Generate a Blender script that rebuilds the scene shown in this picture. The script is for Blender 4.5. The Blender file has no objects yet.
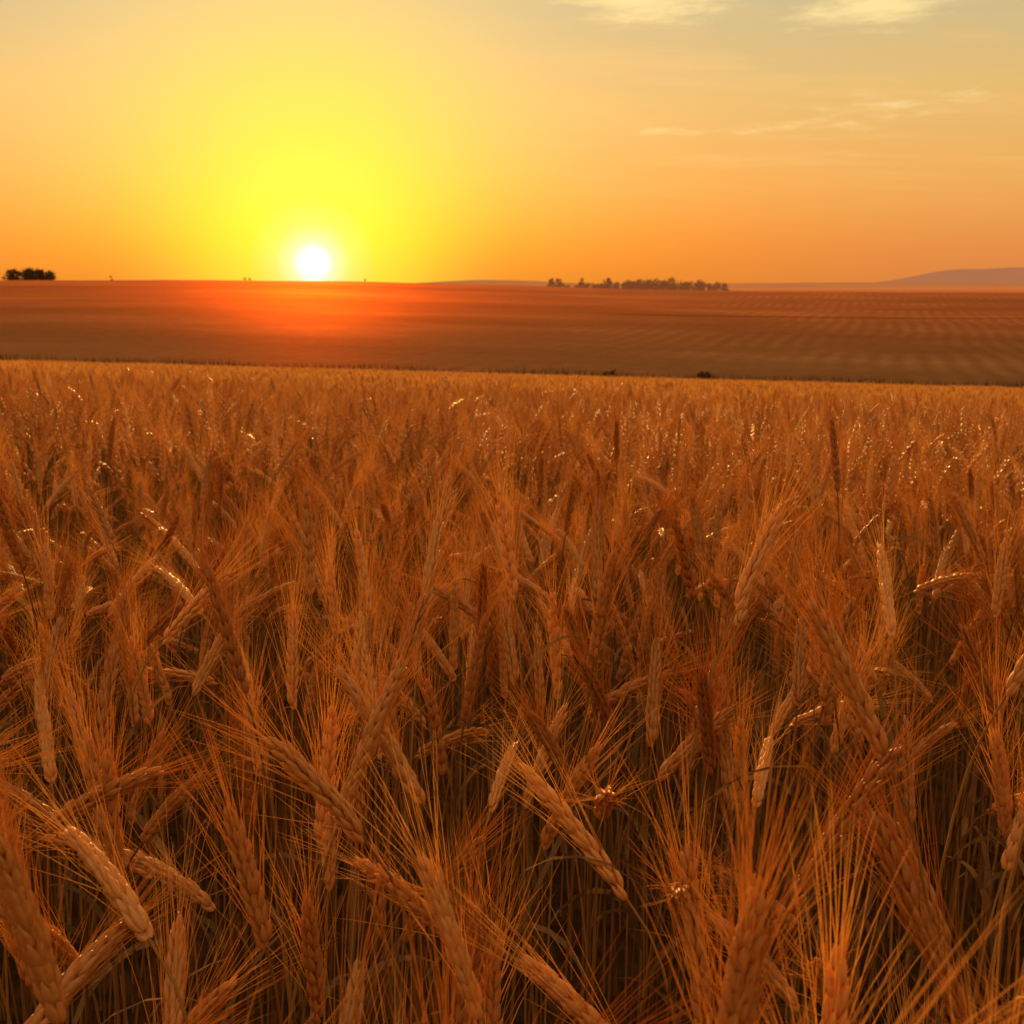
import bpy, math, random
import numpy as np
from mathutils import Vector, noise
rng = random.Random(7)
scene = bpy.context.scene
FPX = 1098.0
PITCH = math.atan((512-286)/FPX)
CAMZ = 1.33

def lin(c):
    r=[]
    for v in c:
        v/=255.0
        r.append(v/12.92 if v<=0.04045 else ((v+0.055)/1.055)**2.4)
    return (r[0],r[1],r[2],1.0)

def sstep(a,b,x):
    t=np.clip((x-a)/(b-a),0,1); return t*t*(3-2*t)

# ---------------- sun direction
def sun_vec(el,az):
    return Vector((math.cos(el)*math.sin(az),math.cos(el)*math.cos(az),math.sin(el)))
SUN_AZ=math.radians(-10.0)
SUN_EL=math.radians(1.13)
SUN=sun_vec(SUN_EL,SUN_AZ)

# ---------------- node helpers
class NT:
    def __init__(s,nt): s.nt=nt; s.n=nt.nodes; s.l=nt.links
    def _in(s,sock,v):
        if v is None: return
        if isinstance(v,bpy.types.NodeSocket): s.l.new(v,sock)
        else:
            sock.default_value=v
    def math(s,op,a,b=None,c=None,clamp=False):
        n=s.n.new('ShaderNodeMath'); n.operation=op; n.use_clamp=clamp
        s._in(n.inputs[0],a); s._in(n.inputs[1],b); s._in(n.inputs[2],c); return n.outputs[0]
    def vmath(s,op,a,b=None,out=0):
        n=s.n.new('ShaderNodeVectorMath'); n.operation=op
        s._in(n.inputs[0],a); s._in(n.inputs[1],b); return n.outputs[out]
    def ramp(s,fac,stops,interp='LINEAR'):
        n=s.n.new('ShaderNodeValToRGB'); cr=n.color_ramp; cr.interpolation=interp
        while len(cr.elements)<len(stops): cr.elements.new(0.5)
        for e,(p,c) in zip(cr.elements,stops):
            e.position=p; e.color=c if len(c)==4 else (*c,1)
        s._in(n.inputs[0],fac); return n.outputs[0]
    def mix(s,fac,a,b,mode='MIX'):
        n=s.n.new('ShaderNodeMix'); n.data_type='RGBA'; n.blend_type=mode
        s._in(n.inputs[0],fac); s._in(n.inputs[6],a); s._in(n.inputs[7],b); return n.outputs[2]
    def noise(s,vec,scale,detail=4,rough=0.5):
        n=s.n.new('ShaderNodeTexNoise'); n.inputs['Scale'].default_value=scale
        n.inputs['Detail'].default_value=detail; n.inputs['Roughness'].default_value=rough
        s._in(n.inputs['Vector'],vec); return n.outputs[0]
    def maprange(s,v,a,b,c=0.0,d=1.0,smooth=True):
        n=s.n.new('ShaderNodeMapRange'); n.clamp=True
        if smooth: n.interpolation_type='SMOOTHSTEP'
        s._in(n.inputs[0],v)
        for i,q in zip((1,2,3,4),(a,b,c,d)): s._in(n.inputs[i],q)
        return n.outputs[0]

# ---------------- world
world=bpy.data.worlds.new("World"); scene.world=world; world.use_nodes=True
try: world.cycles.sampling_method='NONE'
except Exception as ex: print(ex)
w=NT(world.node_tree)
for n in list(w.n): w.n.remove(n)
tc=w.n.new('ShaderNodeTexCoord')
d=w.vmath('NORMALIZE',tc.outputs['Generated'])
sx=w.n.new('ShaderNodeSeparateXYZ'); w.l.new(d,sx.inputs[0])
elev=w.math('MULTIPLY',w.math('ARCSINE',sx.outputs[2]),57.2958)
ang=w.math('MULTIPLY',w.math('ARCCOSINE',w.math('MINIMUM',w.vmath('DOT_PRODUCT',d,tuple(SUN),out=1),0.9999999)),57.2958)
dele=w.math('SUBTRACT',elev,math.degrees(SUN_EL))
q=w.math('SQRT',w.math('MAXIMUM',w.math('SUBTRACT',w.math('MULTIPLY',ang,ang),w.math('MULTIPLY',w.math('MULTIPLY',dele,dele),0.58)),0.0))
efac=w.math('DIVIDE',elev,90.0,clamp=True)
base=w.ramp(efac,[(0,lin((224,134,68))),(2/90,lin((228,142,74))),(5/90,lin((232,164,82))),(9/90,lin((224,180,102))),(14.5/90,lin((188,180,138))),(20/90,lin((184,164,130))),(32/90,(0.66,0.44,0.24,1)),(1,(0.66,0.45,0.26,1))])  # unseen upper sky made warm and bright to light the wheat
sunr=w.ramp(w.math('DIVIDE',ang,20.0,clamp=True),[(0,(2.2,2.1,1.7)),(0.75/20,(1.6,1.5,1.0)),(1.05/20,(1.1,1.03,0.5)),(1.9/20,(1.0,0.90,0.16)),(3.2/20,(1.0,0.83,0.05)),(6/20,lin((255,226,52))),(9/20,lin((252,220,72))),(15/20,lin((240,212,120))),(1,lin((230,205,136)))])
wgt=w.math('EXPONENT',w.math('MULTIPLY',w.math('POWER',w.math('DIVIDE',q,9.8),2.0),-1.0))
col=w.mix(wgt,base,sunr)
hb=w.math('MULTIPLY',w.math('EXPONENT',w.math('MULTIPLY',w.math('POWER',w.math('DIVIDE',w.math('MAXIMUM',elev,0.0),4.4),2.0),-1.0)),
          w.math('MULTIPLY',w.maprange(ang,3.5,11.0),w.maprange(ang,36.0,12.0)))
col=w.mix(w.math('MULTIPLY',hb,0.72),col,lin((246,142,28)))
# clouds : wispy noise on a high plane
plane=w.n.new('ShaderNodeCombineXYZ')
zz=w.math('ADD',w.math('MAXIMUM',sx.outputs[2],0.0),0.06)
w.l.new(w.math('MULTIPLY',w.math('DIVIDE',sx.outputs[0],zz),0.55),plane.inputs[0])
w.l.new(w.math('MULTIPLY',w.math('DIVIDE',sx.outputs[1],zz),1.3),plane.inputs[1])
n1=w.noise(plane.outputs[0],1.5,5,0.6)
cl=w.maprange(n1,0.46,0.74)
cl=w.math('MULTIPLY',cl,w.math('MULTIPLY',w.maprange(elev,3.0,7.0),w.maprange(elev,50.0,25.0)))
cl=w.math('MULTIPLY',cl,w.maprange(sx.outputs[0],-0.1,0.2,0.12,1.0))
col=w.mix(w.math('MULTIPLY',cl,0.5),col,lin((250,194,112)))
def bank(az,el,wa,we,tilt=0.0):
    daz=w.math('MULTIPLY',w.math('SUBTRACT',w.math('ARCTAN2',sx.outputs[0],sx.outputs[1]),math.radians(az)),57.3/wa)
    de=w.math('DIVIDE',w.math('SUBTRACT',elev,el),we)
    if tilt: de=w.math('ADD',de,w.math('MULTIPLY',daz,tilt))
    r=w.math('ADD',w.math('MULTIPLY',daz,daz),w.math('MULTIPLY',de,de))
    return w.math('EXPONENT',w.math('MULTIPLY',r,-1.0))
pn=w.n.new('ShaderNodeCombineXYZ')
w.l.new(w.math('MULTIPLY',sx.outputs[0],20.0),pn.inputs[0]); w.l.new(w.math('MULTIPLY',elev,1.9),pn.inputs[1])
n3=w.noise(pn.outputs[0],1.0,6,0.68)
bk=w.math('ADD',bank(6.2,13.3,3.9,1.2,0.25),bank(17.2,12.6,3.6,1.1,-0.15))
bk=w.math('ADD',bk,w.math('MULTIPLY',bank(10.0,7.4,5.5,0.3),0.5))
bk=w.math('ADD',bk,w.math('MULTIPLY',bank(18.5,8.3,6.0,0.9),0.45))
bk=w.maprange(w.math('ADD',w.math('MULTIPLY',bk,0.75),w.math('MULTIPLY',n3,1.25)),0.80,1.42)
col=w.mix(w.math('MULTIPLY',bk,0.95),col,lin((255,224,150)))
sky=w.n.new('ShaderNodeTexSky'); sky.sky_type='NISHITA'; sky.sun_disc=False
sky.sun_elevation=SUN_EL; sky.sun_rotation=SUN_AZ; sky.dust_density=3.0
nb=w.n.new('ShaderNodeBackground'); w.l.new(sky.outputs[0],nb.inputs[0]); nb.inputs[1].default_value=0.05
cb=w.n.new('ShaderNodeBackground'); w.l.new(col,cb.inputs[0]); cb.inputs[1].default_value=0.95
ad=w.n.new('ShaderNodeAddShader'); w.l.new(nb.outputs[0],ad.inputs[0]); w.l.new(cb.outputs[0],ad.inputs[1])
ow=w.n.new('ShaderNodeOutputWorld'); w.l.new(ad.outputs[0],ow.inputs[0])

# ---------------- sun lamp
ld=bpy.data.lights.new("sunlight",'SUN'); ld.energy=5.0; ld.angle=math.radians(0.5); ld.color=(1.0,0.54,0.14)
lo=bpy.data.objects.new("sunlight",ld); scene.collection.objects.link(lo)
LV=sun_vec(math.radians(15.0),SUN_AZ)
lo.rotation_euler=(-LV).to_track_quat('-Z','Y').to_euler()

# ---------------- materials
def newmat(name):
    m=bpy.data.materials.new(name); m.use_nodes=True
    try: m.cycles.emission_sampling='NONE'
    except Exception: pass
    t=NT(m.node_tree)
    for n in list(t.n): t.n.remove(n)
    o=t.n.new('ShaderNodeOutputMaterial')
    return m,t,o

def plant_mat(name,ca,cb_,trans,rough=0.5,spec=0.4,nscale=300,plain=False):
    m,t,o=newmat(name)
    tcn=t.n.new('ShaderNodeTexCoord'); at=t.n.new('ShaderNodeAttribute'); at.attribute_name='tint'
    if nscale:
        nz=t.noise(tcn.outputs['Object'],nscale,1,0.6)
        f=t.math('ADD',t.math('MULTIPLY',at.outputs['Fac'],0.75),t.math('MULTIPLY',nz,0.4),clamp=True)
    else: f=at.outputs['Fac']
    c=t.ramp(f,[(0.1,ca),(1.0,cb_)])
    if plain: p=t.n.new('ShaderNodeBsdfDiffuse'); t.l.new(c,p.inputs[0])
    else:
        p=t.n.new('ShaderNodeBsdfPrincipled'); t.l.new(c,p.inputs['Base Color'])
        p.inputs['Roughness'].default_value=rough; p.inputs['Specular IOR Level'].default_value=spec
        p.inputs['Specular Tint'].default_value=(1.0,0.78,0.5,1)
    if trans>0:
        tr=t.n.new('ShaderNodeBsdfTranslucent'); t.l.new(c,tr.inputs[0])
        mx=t.n.new('ShaderNodeMixShader'); mx.inputs[0].default_value=trans
        t.l.new(p.outputs[0],mx.inputs[1]); t.l.new(tr.outputs[0],mx.inputs[2]); t.l.new(mx.outputs[0],o.inputs[0])
    else: t.l.new(p.outputs[0],o.inputs[0])
    return m
M_KER=plant_mat("wheat_husk",(0.46,0.155,0.028,1),(0.95,0.52,0.16,1),0.36,0.35,0.9,250)
M_AWN=plant_mat("wheat_awn",(0.60,0.24,0.045,1),(0.96,0.58,0.17,1),0.58,plain=True,nscale=0)
M_STEM=plant_mat("wheat_straw",(0.09,0.038,0.010,1),(0.40,0.20,0.055,1),0.0,0.5,0.4,25,plain=True)
M_LEAF=plant_mat("wheat_leaf",(0.07,0.04,0.018,1),(0.25,0.14,0.06,1),0.25,nscale=40,plain=True)
MATS=[M_KER,M_AWN,M_STEM,M_LEAF]

# ---------------- wheat builder
class MB:
    def __init__(s): s.v=[]; s.f=[]; s.m=[]; s.t=[]; s.tint=0.5
    def tube(s,pts,rads,k,mat,flat=1.0,side=None,point=False):
        n=len(pts); base=len(s.v)
        for i,p in enumerate(pts):
            t=(pts[min(i+1,n-1)]-pts[max(i-1,0)]).normalized()
            a=side if side is not None else (Vector((1,0,0)) if abs(t.x)<0.8 else Vector((0,1,0)))
            a=(a-t*a.dot(t)).normalized(); b=t.cross(a)
            if point and i==n-1:
                s.v.append(p); break
            for j in range(k):
                th=2*math.pi*j/k
                s.v.append(p+a*(math.cos(th)*rads[i])+b*(math.sin(th)*rads[i]*flat))
        for i in range(n-1):
            last=point and i==n-2
            for j in range(k):
                if last: s.f.append((base+i*k+j,base+i*k+(j+1)%k,base+(n-1)*k))
                else: s.f.append((base+i*k+j,base+i*k+(j+1)%k,base+(i+1)*k+(j+1)%k,base+(i+1)*k+j))
                s.m.append(mat); s.t.append(s.tint)
    def ribbon(s,pts,wid,sides,mat):
        base=len(s.v)
        for p,wd,sd in zip(pts,wid,sides):
            s.v.append(p-sd*wd); s.v.append(p+sd*wd)
        for i in range(len(pts)-1):
            b=base+2*i; s.f.append((b,b+1,b+3,b+2)); s.m.append(mat); s.t.append(s.tint)
    def obj(s,name,smooth=True):
        me=bpy.data.meshes.new(name); me.from_pydata([tuple(v) for v in s.v],[],s.f)
        for m in MATS: me.materials.append(m)
        me.polygons.foreach_set('material_index',s.m)
        me.polygons.foreach_set('use_smooth',[smooth]*len(s.f))
        a=me.attributes.new('tint','FLOAT','FACE'); a.data.foreach_set('value',np.array(s.t,dtype=np.float32))
        me.update()
        return bpy.data.objects.new(name,me)

def stem_curve(R,origin,height,lean,nod,az,ear_len):
    hd=Vector((math.cos(az),math.sin(az),0)); up=Vector((0,0,1))
    pts=[origin.copy()]; p=origin.copy()
    ph=lean*0.3
    L=height-ear_len*0.85
    N=5
    for i in range(N):
        f=(i+1)/N; ph=lean*(0.3+0.7*f)
        p=p+(up*math.cos(ph)+hd*math.sin(ph))*(L/N*0.84); pts.append(p.copy())
    neck=L*0.16; K=4
    for i in range(K):
        f=(i+1)/K; a=ph+(nod-ph)*0.75*f*f
        p=p+(up*math.cos(a)+hd*math.sin(a))*(neck/K); pts.append(p.copy())
    ear=[p.copy()]; E=10
    a0=ph+(nod-ph)*0.75
    for i in range(E):
        f=(i+1)/E; a=a0+(nod-a0)*f
        p=p+(up*math.cos(a)+hd*math.sin(a))*(ear_len/E); ear.append(p.copy())
    return pts,ear

def sample(pts,f):
    x=f*(len(pts)-1); i=min(int(x),len(pts)-2); return pts[i].lerp(pts[i+1],x-i),(pts[i+1]-pts[i]).normalized()

def plant(mb,R,lod,origin=Vector((0,0,0)),height=None,nod=None,az=None):
    mb.tint=R.random() if lod<2 else R.random()*0.6
    if height is None: height=R.gauss(0.93,0.075)
    if az is None: az=R.uniform(0,2*math.pi)
    if nod is None:
        nod=R.choices([R.uniform(0.05,0.45),R.uniform(0.4,0.9),R.uniform(0.9,1.3),R.uniform(1.3,1.9)],[0.38,0.42,0.15,0.05])[0]
    el=R.uniform(0.098,0.136)
    lean=R.uniform(0.0,0.2)
    st,ear=stem_curve(R,origin,height,lean,nod,az,el)
    k={0:5,1:3,2:3}[lod]
    sp=st if lod==0 else (st[::2]+[st[-1]] if lod==1 else [st[0],st[5],st[-1]])
    rads=[0.0020-0.0009*i/(len(sp)-1) for i in range(len(sp))]
    if lod==2: rads=[r*1.3 for r in rads]
    mb.tube(sp,rads,k,2)
    roll=R.uniform(0,math.pi)
    hd=Vector((-math.sin(az),math.cos(az),0))
    fan=R.uniform(0.7,1.3)
    if lod<2:
        nodes={0:R.randint(16,20),1:10}[lod]
        for i in range(nodes):
            f=i/(nodes-1)*0.97; p,t=sample(ear,f)
            s0=(hd-t*hd.dot(t)).normalized(); n0=t.cross(s0)
            s=s0*math.cos(roll)+n0*math.sin(roll); n=t.cross(s)
            sg=1 if i%2 else -1
            sc=(0.72+0.5*math.sin(math.pi*min(1,f*0.8+0.16))**0.8-0.35*max(0,f-0.6))*(1.30 if lod==0 else 1.65)
            spread=[-0.95,0.0,0.95] if lod==0 else [-0.5,0.5]
            for bi,b0 in enumerate(spread):
                b=b0+R.uniform(-0.15,0.15)
                out=(s*sg*math.cos(b)+n*math.sin(b)).normalized()
                a=R.uniform(0.22,0.38)*(1.15 if b0==0 else 1)
                if f>0.9: a*=0.5
                dr=(t*math.cos(a)+out*math.sin(a)).normalized()
                bp=p+out*0.002
                L=0.0142*sc*R.uniform(0.9,1.12); rr=0.0026*sc
                if lod==0:
                    prof=[(0,.35),(.15,.8),(.36,1),(.62,.74),(.84,.30),(1.0,.06)]; kk=6
                else:
                    prof=[(0,.5),(.4,1),(1.0,.1)]; kk=4
                pts=[bp+dr*(L*g)-out*(0.12*L*g*g) for (g,_) in prof]
                mb.tube(pts,[rr*r_ for _,r_ in prof],kk,0,flat=0.72,side=n,point=True)
                if lod==0 and b0!=0 and R.random()<0.42: continue
                if lod==1 and R.random()<0.25: continue
                aL=R.uniform(0.075,0.14)*(1-0.25*f)
                aa=(a*R.uniform(0.3,1.25)+R.uniform(-0.03,0.08))*fan
                ad_=(t*math.cos(aa)+out*math.sin(aa)).normalized()
                tip=pts[-1]-dr*0.001
                wob=Vector((R.uniform(-1,1),R.uniform(-1,1),R.uniform(-1,0.4)))*0.10
                ns=4 if lod==0 else 2
                ap=[tip+ad_*(aL*j/ns)+wob*(aL*(j/ns)**2) for j in range(ns+1)]
                r0=0.00038 if lod==0 else 0.00060
                mb.tube(ap,[r0*(1-0.75*j/ns) for j in range(ns+1)],3,1,point=True)
    else:
        E=[sample(ear,f)[0] for f in (0,0.3,0.7,1.0)]
        mb.tube(E,[0.003,0.0095,0.0085,0.002],4,0,point=True)
        for i in range(8):
            f=R.uniform(0.2,1.0); p,t=sample(ear,f)
            o=Vector((R.gauss(0,1),R.gauss(0,1),R.gauss(0,1))); o=(o-t*o.dot(t)).normalized()
            dr=(t+o*R.uniform(0.1,0.45)).normalized(); s=t.cross(o)
            q0=len(mb.v); L=R.uniform(0.08,0.12)
            mb.v+= [p-s*0.0012,p+s*0.0012,p+dr*L]; mb.f.append((q0,q0+1,q0+2)); mb.m.append(1); mb.t.append(mb.tint)
    nl={0:R.choice([0,1,1,2]),1:R.choice([0,0,1]),2:1 if R.random()<0.2 else 0}[lod]
    for _ in range(nl):
        f0=R.uniform(0.2,0.68); p,t=sample(st,f0)
        a=R.uniform(0,2*math.pi); h=Vector((math.cos(a),math.sin(a),0)); sd=Vector((-math.sin(a),math.cos(a),0))
        L=R.uniform(0.12,0.24); N=8 if lod==0 else 4; pts=[p.copy()]; sides=[sd]; ph=R.uniform(0.1,0.4); end=R.uniform(1.0,2.9); tw=R.uniform(-2.0,2.0)
        for j in range(N):
            g=(j+1)/N; an=ph+(end-ph)*g**1.5
            p=p+(Vector((0,0,1))*math.cos(an)+h*math.sin(an))*(L/N); pts.append(p.copy())
            nn=Vector((0,0,1))*math.sin(an)-h*math.cos(an)
            sides.append(sd*math.cos(tw*g)+nn*math.sin(tw*g))
        W=R.uniform(0.003,0.0055)
        wd=[W*min(1,0.5+1.5*j/N)*(1-(j/N)**2.5)+0.0003 for j in range(N+1)]
        mb.ribbon(pts,wd,sides,3)

coll=bpy.data.collections.new("wheat_plants")
R=random.Random(31)
def patch(size,n,lod,smooth=True,gap=0.05):
    mb=MB(); m=max(1,int(round(math.sqrt(n)))); c=size/m
    for a in range(m):
        for b in range(m):
            if R.random()<gap: continue
            o=Vector((-size/2+(a+R.random())*c,-size/2+(b+R.random())*c,-0.02))
            plant(mb,R,lod,origin=o)
    o=mb.obj("wheat_patch",smooth); coll.objects.link(o)
S0,S1,S2=0.5,1.0,2.0
N0,N1,N2=14,6,4
for i in range(N0): patch(S0,36,0,gap=0.16)
for i in range(N1): patch(S1,121,1)
for i in range(N2): patch(S2,576,2,False)

# ---------------- terrain height
def ground_h(x,y):
    x=np.asarray(x,float); y=np.asarray(y,float)
    xc=80*np.tanh(x/80)
    A=-0.0752*np.maximum(y,-15)-0.028*xc+0.035*np.sin(x*0.9+y*0.5)*np.clip(y/6,0,1)*np.clip((90-y)/20,0,1)
    crest=CAMZ+2.6-5.2*sstep(-110,120,x)-1.2*sstep(140,300,x)+0.25*np.sin(x/37.0)+0.12*np.sin(x/13+1)
    t=np.clip((y-112)/(560-112),0,1)
    prof=t*(1.35-0.35*t*t*t)*0.5+0.5*(t*t*(3-2*t))
    prof=np.minimum(prof,1)
    B=-7.6-0.022*xc+(crest+7.6+0.022*xc)*prof
    B=B+0.4*np.sin(x/70+y/90)*np.sin(math.pi*t)
    C=-3.4+0*x
    wB=sstep(76,112,y)
    z=A*(1-wB)+B*wB
    wC=sstep(575,820,y)
    return z*(1-wC)+C*wC

# ---------------- wheat points (patch tiles)
pts=[];rot=[];scl=[];idx=[]
P=random.Random(5)
def hn(x,y): return noise.noise(Vector((x*0.45,y*0.45,3.1)))*0.09
def tiles(y0,y1,S,i0,ni,margin):
    y=y0+S/2
    while y<y1:
        n=int(math.ceil((0.5*(y+S)+margin)/S))
        for i in range(-n,n+1):
            x=i*S
            q=P.randrange(4)*math.pi/2
            pts.append((x,y)); rot.append(q)
            scl.append(1.065+hn(x,y)); idx.append(i0+P.randrange(ni))
        y+=S
tiles(-0.5,3.5,S0,0,N0,0.7)
tiles(3.5,14.5,S1,N0,N1,1.0)
tiles(14.5,75.0,S2,N0+N1,N2,6.0)
pa=np.array(pts); z=ground_h(pa[:,0],pa[:,1])
from mathutils import Matrix
e=0.3
zx=(ground_h(pa[:,0]+e,pa[:,1])-ground_h(pa[:,0]-e,pa[:,1]))/(2*e); zy=(ground_h(pa[:,0],pa[:,1]+e)-ground_h(pa[:,0],pa[:,1]-e))/(2*e)
rots=[]
for k_ in range(len(rot)):
    nrm=Vector((-zx[k_],-zy[k_],1)).normalized()
    qn=Vector((0,0,1)).rotation_difference(nrm)
    rots.append(tuple((qn.to_matrix()@Matrix.Rotation(rot[k_],3,'Z')).to_euler()))
me=bpy.data.meshes.new("wheat_field"); me.from_pydata([(a,b,c) for (a,b),c in zip(pts,z)],[],[])
a=me.attributes.new("rot",'FLOAT_VECTOR','POINT'); a.data.foreach_set('vector',np.array(rots,dtype=np.float32).ravel())
a=me.attributes.new("scl",'FLOAT_VECTOR','POINT'); a.data.foreach_set('vector',np.array([(1.02,1.02,s) for s in scl],dtype=np.float32).ravel())
a=me.attributes.new("idx",'INT','POINT'); a.data.foreach_set('value',np.array(idx,dtype=np.int32))
wf=bpy.data.objects.new("wheat_field",me); scene.collection.objects.link(wf)
g=bpy.data.node_groups.new("wheat_scatter",'GeometryNodeTree')
g.interface.new_socket('Geometry',in_out='INPUT',socket_type='NodeSocketGeometry')
g.interface.new_socket('Geometry',in_out='OUTPUT',socket_type='NodeSocketGeometry')
gi=g.nodes.new('NodeGroupInput'); go=g.nodes.new('NodeGroupOutput')
iop=g.nodes.new('GeometryNodeInstanceOnPoints'); ci=g.nodes.new('GeometryNodeCollectionInfo')
ci.inputs['Collection'].default_value=coll; ci.inputs['Separate Children'].default_value=True; ci.inputs['Reset Children'].default_value=True
iop.inputs['Pick Instance'].default_value=True
def na(name,t):
    n=g.nodes.new('GeometryNodeInputNamedAttribute'); n.data_type=t; n.inputs[0].default_value=name; return [o for o in n.outputs if o.enabled][0]
e2r=g.nodes.new('FunctionNodeEulerToRotation')
g.links.new(na('rot','FLOAT_VECTOR'),e2r.inputs[0]); g.links.new(e2r.outputs[0],iop.inputs['Rotation'])
g.links.new(na('scl','FLOAT_VECTOR'),iop.inputs['Scale']); g.links.new(na('idx','INT'),iop.inputs['Instance Index'])
g.links.new(ci.outputs[0],iop.inputs['Instance']); g.links.new(gi.outputs[0],iop.inputs['Points']); g.links.new(iop.outputs[0],go.inputs[0])
md=wf.modifiers.new("scatter",'NODES'); md.node_group=g

# ---------------- ground sheet
ys=np.concatenate([np.arange(-30,116,2.0),np.arange(116,600,5.0),np.geomspace(600,30000,60)])
u=np.linspace(-1,1,221); xs=np.sign(u)*(np.abs(u)*120+ (np.abs(u)**5)*25000)
X,Y=np.meshgrid(xs,ys); Z=ground_h(X,Y)
nv=len(xs)
verts=np.stack([X.ravel(),Y.ravel(),Z.ravel()],1)
faces=[(j*nv+i,j*nv+i+1,(j+1)*nv+i+1,(j+1)*nv+i) for j in range(len(ys)-1) for i in range(nv-1)]
gm=bpy.data.meshes.new("ground"); gm.from_pydata(verts.tolist(),[],faces); gm.polygons.foreach_set('use_smooth',[True]*len(faces))
go_=bpy.data.objects.new("ground",gm); scene.collection.objects.link(go_)
m,t,o=newmat("ground_soil_stubble_and_haze")
ge=t.n.new('ShaderNodeNewGeometry'); sp=t.n.new('ShaderNodeSeparateXYZ'); t.l.new(ge.outputs['Position'],sp.inputs[0])
X_,Y_=sp.outputs[0],sp.outputs[1]
soil=t.ramp(t.noise(ge.outputs['Position'],18,2,0.6),[(0.3,(0.02,0.011,0.006)),(0.7,(0.05,0.028,0.014))])
cx=t.n.new('ShaderNodeCombineXYZ')
t.l.new(t.math('MULTIPLY',X_,0.009),cx.inputs[0]); t.l.new(t.math('MULTIPLY',Y_,0.020),cx.inputs[1])
big=t.noise(cx.outputs[0],1.0,5,0.6)
# drill rows: two spacings so that they never read as one regular ripple
wv=t.math('MULTIPLY',t.noise(ge.outputs['Position'],0.006,3,0.5),46.0)
rowc=t.math('ADD',t.math('MULTIPLY',X_,1.9),t.math('ADD',t.math('MULTIPLY',Y_,-0.62),wv))
rows=t.math('MULTIPLY_ADD',t.math('SINE',rowc),0.5,0.5)
rows=t.math('MULTIPLY',rows,t.math('MULTIPLY',t.maprange(X_,-20,70,0.2,1.0),t.maprange(t.noise(ge.outputs['Position'],0.03,2,0.5),0.35,0.6)))
fine=t.noise(ge.outputs['Position'],0.6,6,0.7)
hf=t.math('ADD',t.math('MULTIPLY',big,0.72),t.math('ADD',t.math('MULTIPLY',rows,0.12),t.math('MULTIPLY',fine,0.36)),clamp=True)
hill=t.ramp(hf,[(0.34,(0.095,0.050,0.023)),(0.58,(0.15,0.081,0.038)),(0.82,(0.23,0.135,0.066))])
def linemask(c0,slope,wd):
    dd=t.math('ABSOLUTE',t.math('SUBTRACT',t.math('ADD',Y_,t.math('MULTIPLY',X_,slope)),c0)); return t.maprange(dd,wd,wd*0.4)
hill=t.mix(t.math('MULTIPLY',t.math('MULTIPLY',linemask(255.0,-0.16,4.0),t.maprange(X_,5,40)),0.6),hill,(0.04,0.02,0.009,1))
grass=t.ramp(fine,[(0.3,(0.03,0.018,0.008)),(0.7,(0.08,0.045,0.016))])
far=lin((172,106,66))  # haze tint put into the colour of the distant plain
c=t.mix(t.maprange(Y_,73.0,76.0),soil,grass)
c=t.mix(t.maprange(Y_,88.0,96.0),c,hill)
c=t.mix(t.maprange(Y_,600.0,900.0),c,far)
df=t.n.new('ShaderNodeBsdfDiffuse'); t.l.new(c,df.inputs[0])
def gloss(rough,tint):
    gl=t.n.new('ShaderNodeBsdfAnisotropic'); gl.distribution='GGX'; gl.inputs['Roughness'].default_value=rough
    t.l.new(t.mix(1.0,c,tint,'MULTIPLY'),gl.inputs[0]); return gl.outputs[0]
yfade=t.maprange(Y_,640.0,570.0)
g1=t.math('MULTIPLY',t.maprange(Y_,88.0,220.0,0.05,0.25),yfade)
g2=t.math('MULTIPLY',t.maprange(Y_,120.0,330.0,0.02,0.17),yfade)
mx=t.n.new('ShaderNodeMixShader'); t.l.new(g1,mx.inputs[0]); t.l.new(df.outputs[0],mx.inputs[1]); t.l.new(gloss(0.85,(1.3,0.85,0.5,1)),mx.inputs[2])
mx2=t.n.new('ShaderNodeMixShader'); t.l.new(g2,mx2.inputs[0]); t.l.new(mx.outputs[0],mx2.inputs[1]); t.l.new(gloss(0.56,(5.5,1.5,0.2,1)),mx2.inputs[2])  # strong orange tint on the sheen stands in for sun glow in haze
em=t.n.new('ShaderNodeEmission'); em.inputs[0].default_value=lin((214,128,72));  # aerial haze added to the ground as emission, growing with distance
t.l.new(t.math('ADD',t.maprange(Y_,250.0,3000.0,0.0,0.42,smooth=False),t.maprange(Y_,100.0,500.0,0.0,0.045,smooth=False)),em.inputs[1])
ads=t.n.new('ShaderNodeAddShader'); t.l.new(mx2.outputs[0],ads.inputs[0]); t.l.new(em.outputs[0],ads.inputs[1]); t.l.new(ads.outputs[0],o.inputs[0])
gm.materials.append(m)

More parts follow.
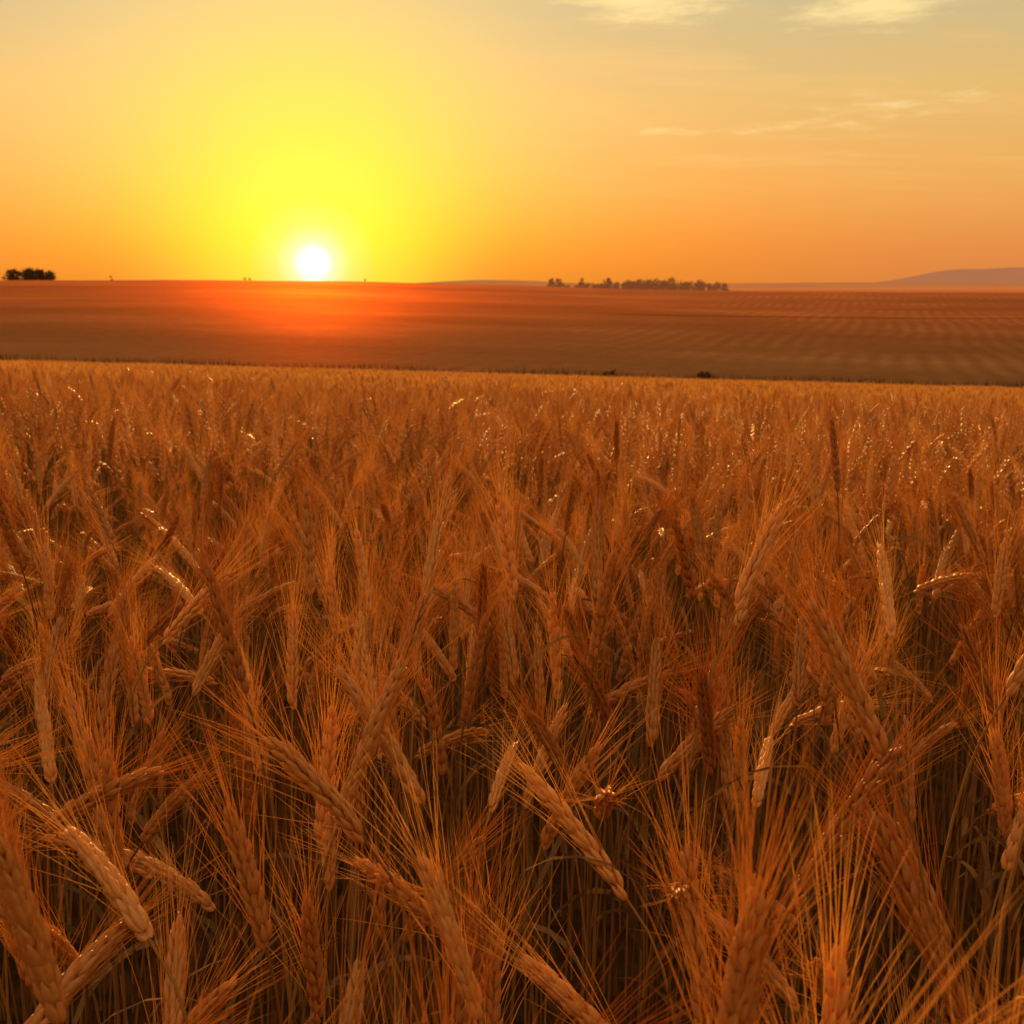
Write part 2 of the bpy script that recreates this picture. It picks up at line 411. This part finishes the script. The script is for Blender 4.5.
# ---------------- distant hills (aerial haze painted in as emission, set per hill)
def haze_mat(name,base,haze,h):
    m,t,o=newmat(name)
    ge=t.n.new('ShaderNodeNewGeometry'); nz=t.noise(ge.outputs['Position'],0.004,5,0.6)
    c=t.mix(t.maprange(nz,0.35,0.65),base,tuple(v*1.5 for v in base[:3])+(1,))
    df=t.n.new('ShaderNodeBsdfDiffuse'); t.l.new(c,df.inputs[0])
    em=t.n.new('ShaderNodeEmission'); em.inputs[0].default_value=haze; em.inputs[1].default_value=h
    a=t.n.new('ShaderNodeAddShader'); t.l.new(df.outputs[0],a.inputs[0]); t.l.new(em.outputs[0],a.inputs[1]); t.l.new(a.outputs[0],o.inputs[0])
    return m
def ridge(name,y0,depth,x0,x1,prof,mat,seed):
    n=160; rowsn=12; V=[];F=[]
    for j in range(rowsn+1):
        v=j/rowsn; s=math.sin(math.pi*v)**0.8 if 0<v<1 else 0
        for i in range(n+1):
            f=i/n; x=x0+(x1-x0)*f
            hgt=prof(f)+ (noise.noise(Vector((f*9,seed,0)))*0.12+noise.noise(Vector((f*40,seed,v*2)))*0.04)*prof(f)
            V.append((x,y0+depth*v,-8+ (hgt+8)*s))
    for j in range(rowsn):
        for i in range(n): 
            a=j*(n+1)+i; F.append((a,a+1,a+n+2,a+n+1))
    me=bpy.data.meshes.new(name); me.from_pydata(V,[],F); me.polygons.foreach_set('use_smooth',[True]*len(F)); me.materials.append(mat)
    ob=bpy.data.objects.new(name,me); scene.collection.objects.link(ob)
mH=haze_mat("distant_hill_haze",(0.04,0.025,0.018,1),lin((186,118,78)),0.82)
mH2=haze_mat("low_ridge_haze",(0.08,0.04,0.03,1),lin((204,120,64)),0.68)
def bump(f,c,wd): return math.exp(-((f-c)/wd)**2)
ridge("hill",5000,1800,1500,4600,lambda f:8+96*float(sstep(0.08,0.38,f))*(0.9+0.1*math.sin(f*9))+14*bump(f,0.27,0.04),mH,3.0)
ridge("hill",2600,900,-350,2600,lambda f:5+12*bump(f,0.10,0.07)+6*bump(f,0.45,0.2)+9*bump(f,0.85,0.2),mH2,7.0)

# ---------------- trees
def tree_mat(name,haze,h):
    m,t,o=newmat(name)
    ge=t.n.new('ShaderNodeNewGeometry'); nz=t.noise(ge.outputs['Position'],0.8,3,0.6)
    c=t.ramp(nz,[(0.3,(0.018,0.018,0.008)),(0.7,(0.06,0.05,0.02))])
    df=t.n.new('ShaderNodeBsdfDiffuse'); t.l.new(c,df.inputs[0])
    em=t.n.new('ShaderNodeEmission'); em.inputs[0].default_value=haze; em.inputs[1].default_value=h  # haze over the foliage added as flat emission
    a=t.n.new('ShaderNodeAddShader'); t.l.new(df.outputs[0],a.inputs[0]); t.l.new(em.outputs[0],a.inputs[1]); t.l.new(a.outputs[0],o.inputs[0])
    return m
def add_tree(V,F,R,x,y,z,h,wd):
    def cone(p0,p1,r0,r1,k=5):
        b=len(V); ax=(p1-p0).normalized(); a=ax.orthogonal().normalized(); c=ax.cross(a)
        for p,r in((p0,r0),(p1,r1)):
            for j in range(k):
                th=2*math.pi*j/k; V.append(tuple(p+a*math.cos(th)*r+c*math.sin(th)*r))
        for j in range(k): F.append((b+j,b+(j+1)%k,b+k+(j+1)%k,b+k+j))
    base=Vector((x,y,z)); top=base+Vector((R.uniform(-.03,.03)*h,0,h*0.7))
    cone(base-Vector((0,0,0.5)),top,h*0.03,h*0.01)
    cl=[]
    for i in range(R.randint(10,14)):
        f=R.uniform(0.08,0.93); a=R.uniform(0,6.28); rad=wd*math.sin(math.pi*min(0.95,f*0.7+0.22))*R.uniform(0.3,1)
        c=base+Vector((math.cos(a)*rad,math.sin(a)*rad,h*f)); cl.append(c)
        cone(base+Vector((0,0,h*f*0.6)),c,h*0.012,h*0.004,3)
    for c in cl:
        cr=wd*R.uniform(0.28,0.5)
        for _ in range(60):
            dv=Vector((R.gauss(0,1),R.gauss(0,1),R.gauss(0,0.8)))*cr*0.55; p=c+dv; s=h*R.uniform(0.02,0.05)
            b=len(V)
            for _ in range(3): V.append(tuple(p+Vector((R.gauss(0,1),R.gauss(0,1),R.gauss(0,1)))*s))
            F.append((b,b+1,b+2))
def trees(name,lst,mat,seed):
    R=random.Random(seed); V=[];F=[]
    for (x,y,h,wd) in lst:
        z=float(ground_h(x,y)); add_tree(V,F,R,x,y,z,h,wd)
    me=bpy.data.meshes.new(name); me.from_pydata(V,[],F); me.materials.append(mat)
    ob=bpy.data.objects.new(name,me); scene.collection.objects.link(ob)
T=random.Random(3)
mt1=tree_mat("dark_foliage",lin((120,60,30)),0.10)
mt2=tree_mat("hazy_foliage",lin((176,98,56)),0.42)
yy=570
lst=[]
for i in range(28):
    f=i/27; r=-0.450+0.036*f+T.uniform(-.0015,.0015); lst.append((r*yy,yy+T.uniform(-3,15),T.uniform(4.4,6.8)*(0.75+0.25*math.sin(math.pi*min(1,f*1.1+0.05))),T.uniform(1.6,2.6)))
trees("tree_clump",lst,mt1,1)
trees("bush",[(-0.357*yy,yy,2.2,0.8)],mt1,2)
trees("bush",[(-0.238*yy,yy,1.4,1.3),(-0.234*yy,yy,1.3,1.2)],mt1,3)
trees("bush",[(-0.131*yy,yy,1.4,1.2)],mt1,4)
lst=[]; yt=1100
for i in range(80):
    f=i/79; r=0.034+0.157*f+T.uniform(-.002,.002)
    h=T.uniform(7,11.5)*(0.72+0.4*math.exp(-((f-0.6)/0.3)**2)); 
    if 0.10<f<0.3: h*=0.85
    lst.append((r*yt,yt+T.uniform(-20,60),h,h*T.uniform(0.35,0.55)))
for f in (0.0,0.04,0.17,0.33): lst.append(((0.035+0.157*f)*yt,yt,12.5,3.0))
trees("distant_treeline",lst,mt2,5)

# ---------------- grass verge along the far edge of the wheat
V=[];F=[]; G=random.Random(9)
x=-75
while x<75:
    dens=1.0+0.6*noise.noise(Vector((x*0.15,0,0)))+0.4*noise.noise(Vector((x*0.9,3,0)))
    for _ in range(14):
        px=x+G.uniform(0,0.25); py=G.uniform(76.2,80)
        hgt=1.20+G.uniform(0.1,0.5)*dens
        z0=float(ground_h(px,py)); a=G.uniform(0,6.28); wd=G.uniform(0.03,0.07)
        b=len(V); dx=G.gauss(0,0.15)
        V+= [(px-wd*math.cos(a),py-wd*math.sin(a),z0),(px+wd*math.cos(a),py+wd*math.sin(a),z0),(px+dx,py,z0+hgt)]
        F.append((b,b+1,b+2))
    x+=0.25
me=bpy.data.meshes.new("grass_verge"); me.from_pydata(V,[],F)
mg,t,o=newmat("dry_grass"); ge=t.n.new('ShaderNodeNewGeometry'); df=t.n.new('ShaderNodeBsdfDiffuse')
t.l.new(t.ramp(t.noise(ge.outputs['Position'],1.5,3,0.6),[(0.3,(0.03,0.018,0.008)),(0.7,(0.10,0.055,0.02))]),df.inputs[0]); t.l.new(df.outputs[0],o.inputs[0])
me.materials.append(mg)
scene.collection.objects.link(bpy.data.objects.new("grass_verge",me))
for (bx,by) in ((6.6,77),(13.3,77.5)):
    trees("shrub",[(bx,by,1.65,0.35),(bx+0.4,by,1.55,0.35)],mt1,int(bx))

# ---------------- visible sun
import bmesh
bm=bmesh.new(); bmesh.ops.create_uvsphere(bm,u_segments=48,v_segments=24,radius=29000*math.tan(math.radians(0.62)))
me=bpy.data.meshes.new("sun"); bm.to_mesh(me); bm.free()
so=bpy.data.objects.new("sun",me); so.location=SUN*29000+Vector((0,0,CAMZ)); scene.collection.objects.link(so)
m,t,o=newmat("sun_surface"); em=t.n.new('ShaderNodeEmission'); em.inputs[0].default_value=(1,0.97,0.85,1); em.inputs[1].default_value=2.5; t.l.new(em.outputs[0],o.inputs[0]); me.materials.append(m)

# ---------------- camera
cd=bpy.data.cameras.new("camera"); cam=bpy.data.objects.new("camera",cd); scene.collection.objects.link(cam)
cd.sensor_width=36; cd.lens=36*FPX/1024; cd.clip_end=80000; cd.clip_start=0.02
cam.location=(0,0,CAMZ); cam.rotation_euler=(math.pi/2-PITCH,0,0)
cd.dof.use_dof=True; cd.dof.focus_distance=1.15; cd.dof.aperture_fstop=16
scene.camera=cam
scene.view_settings.view_transform='Standard'; scene.view_settings.look='None'; scene.view_settings.exposure=0
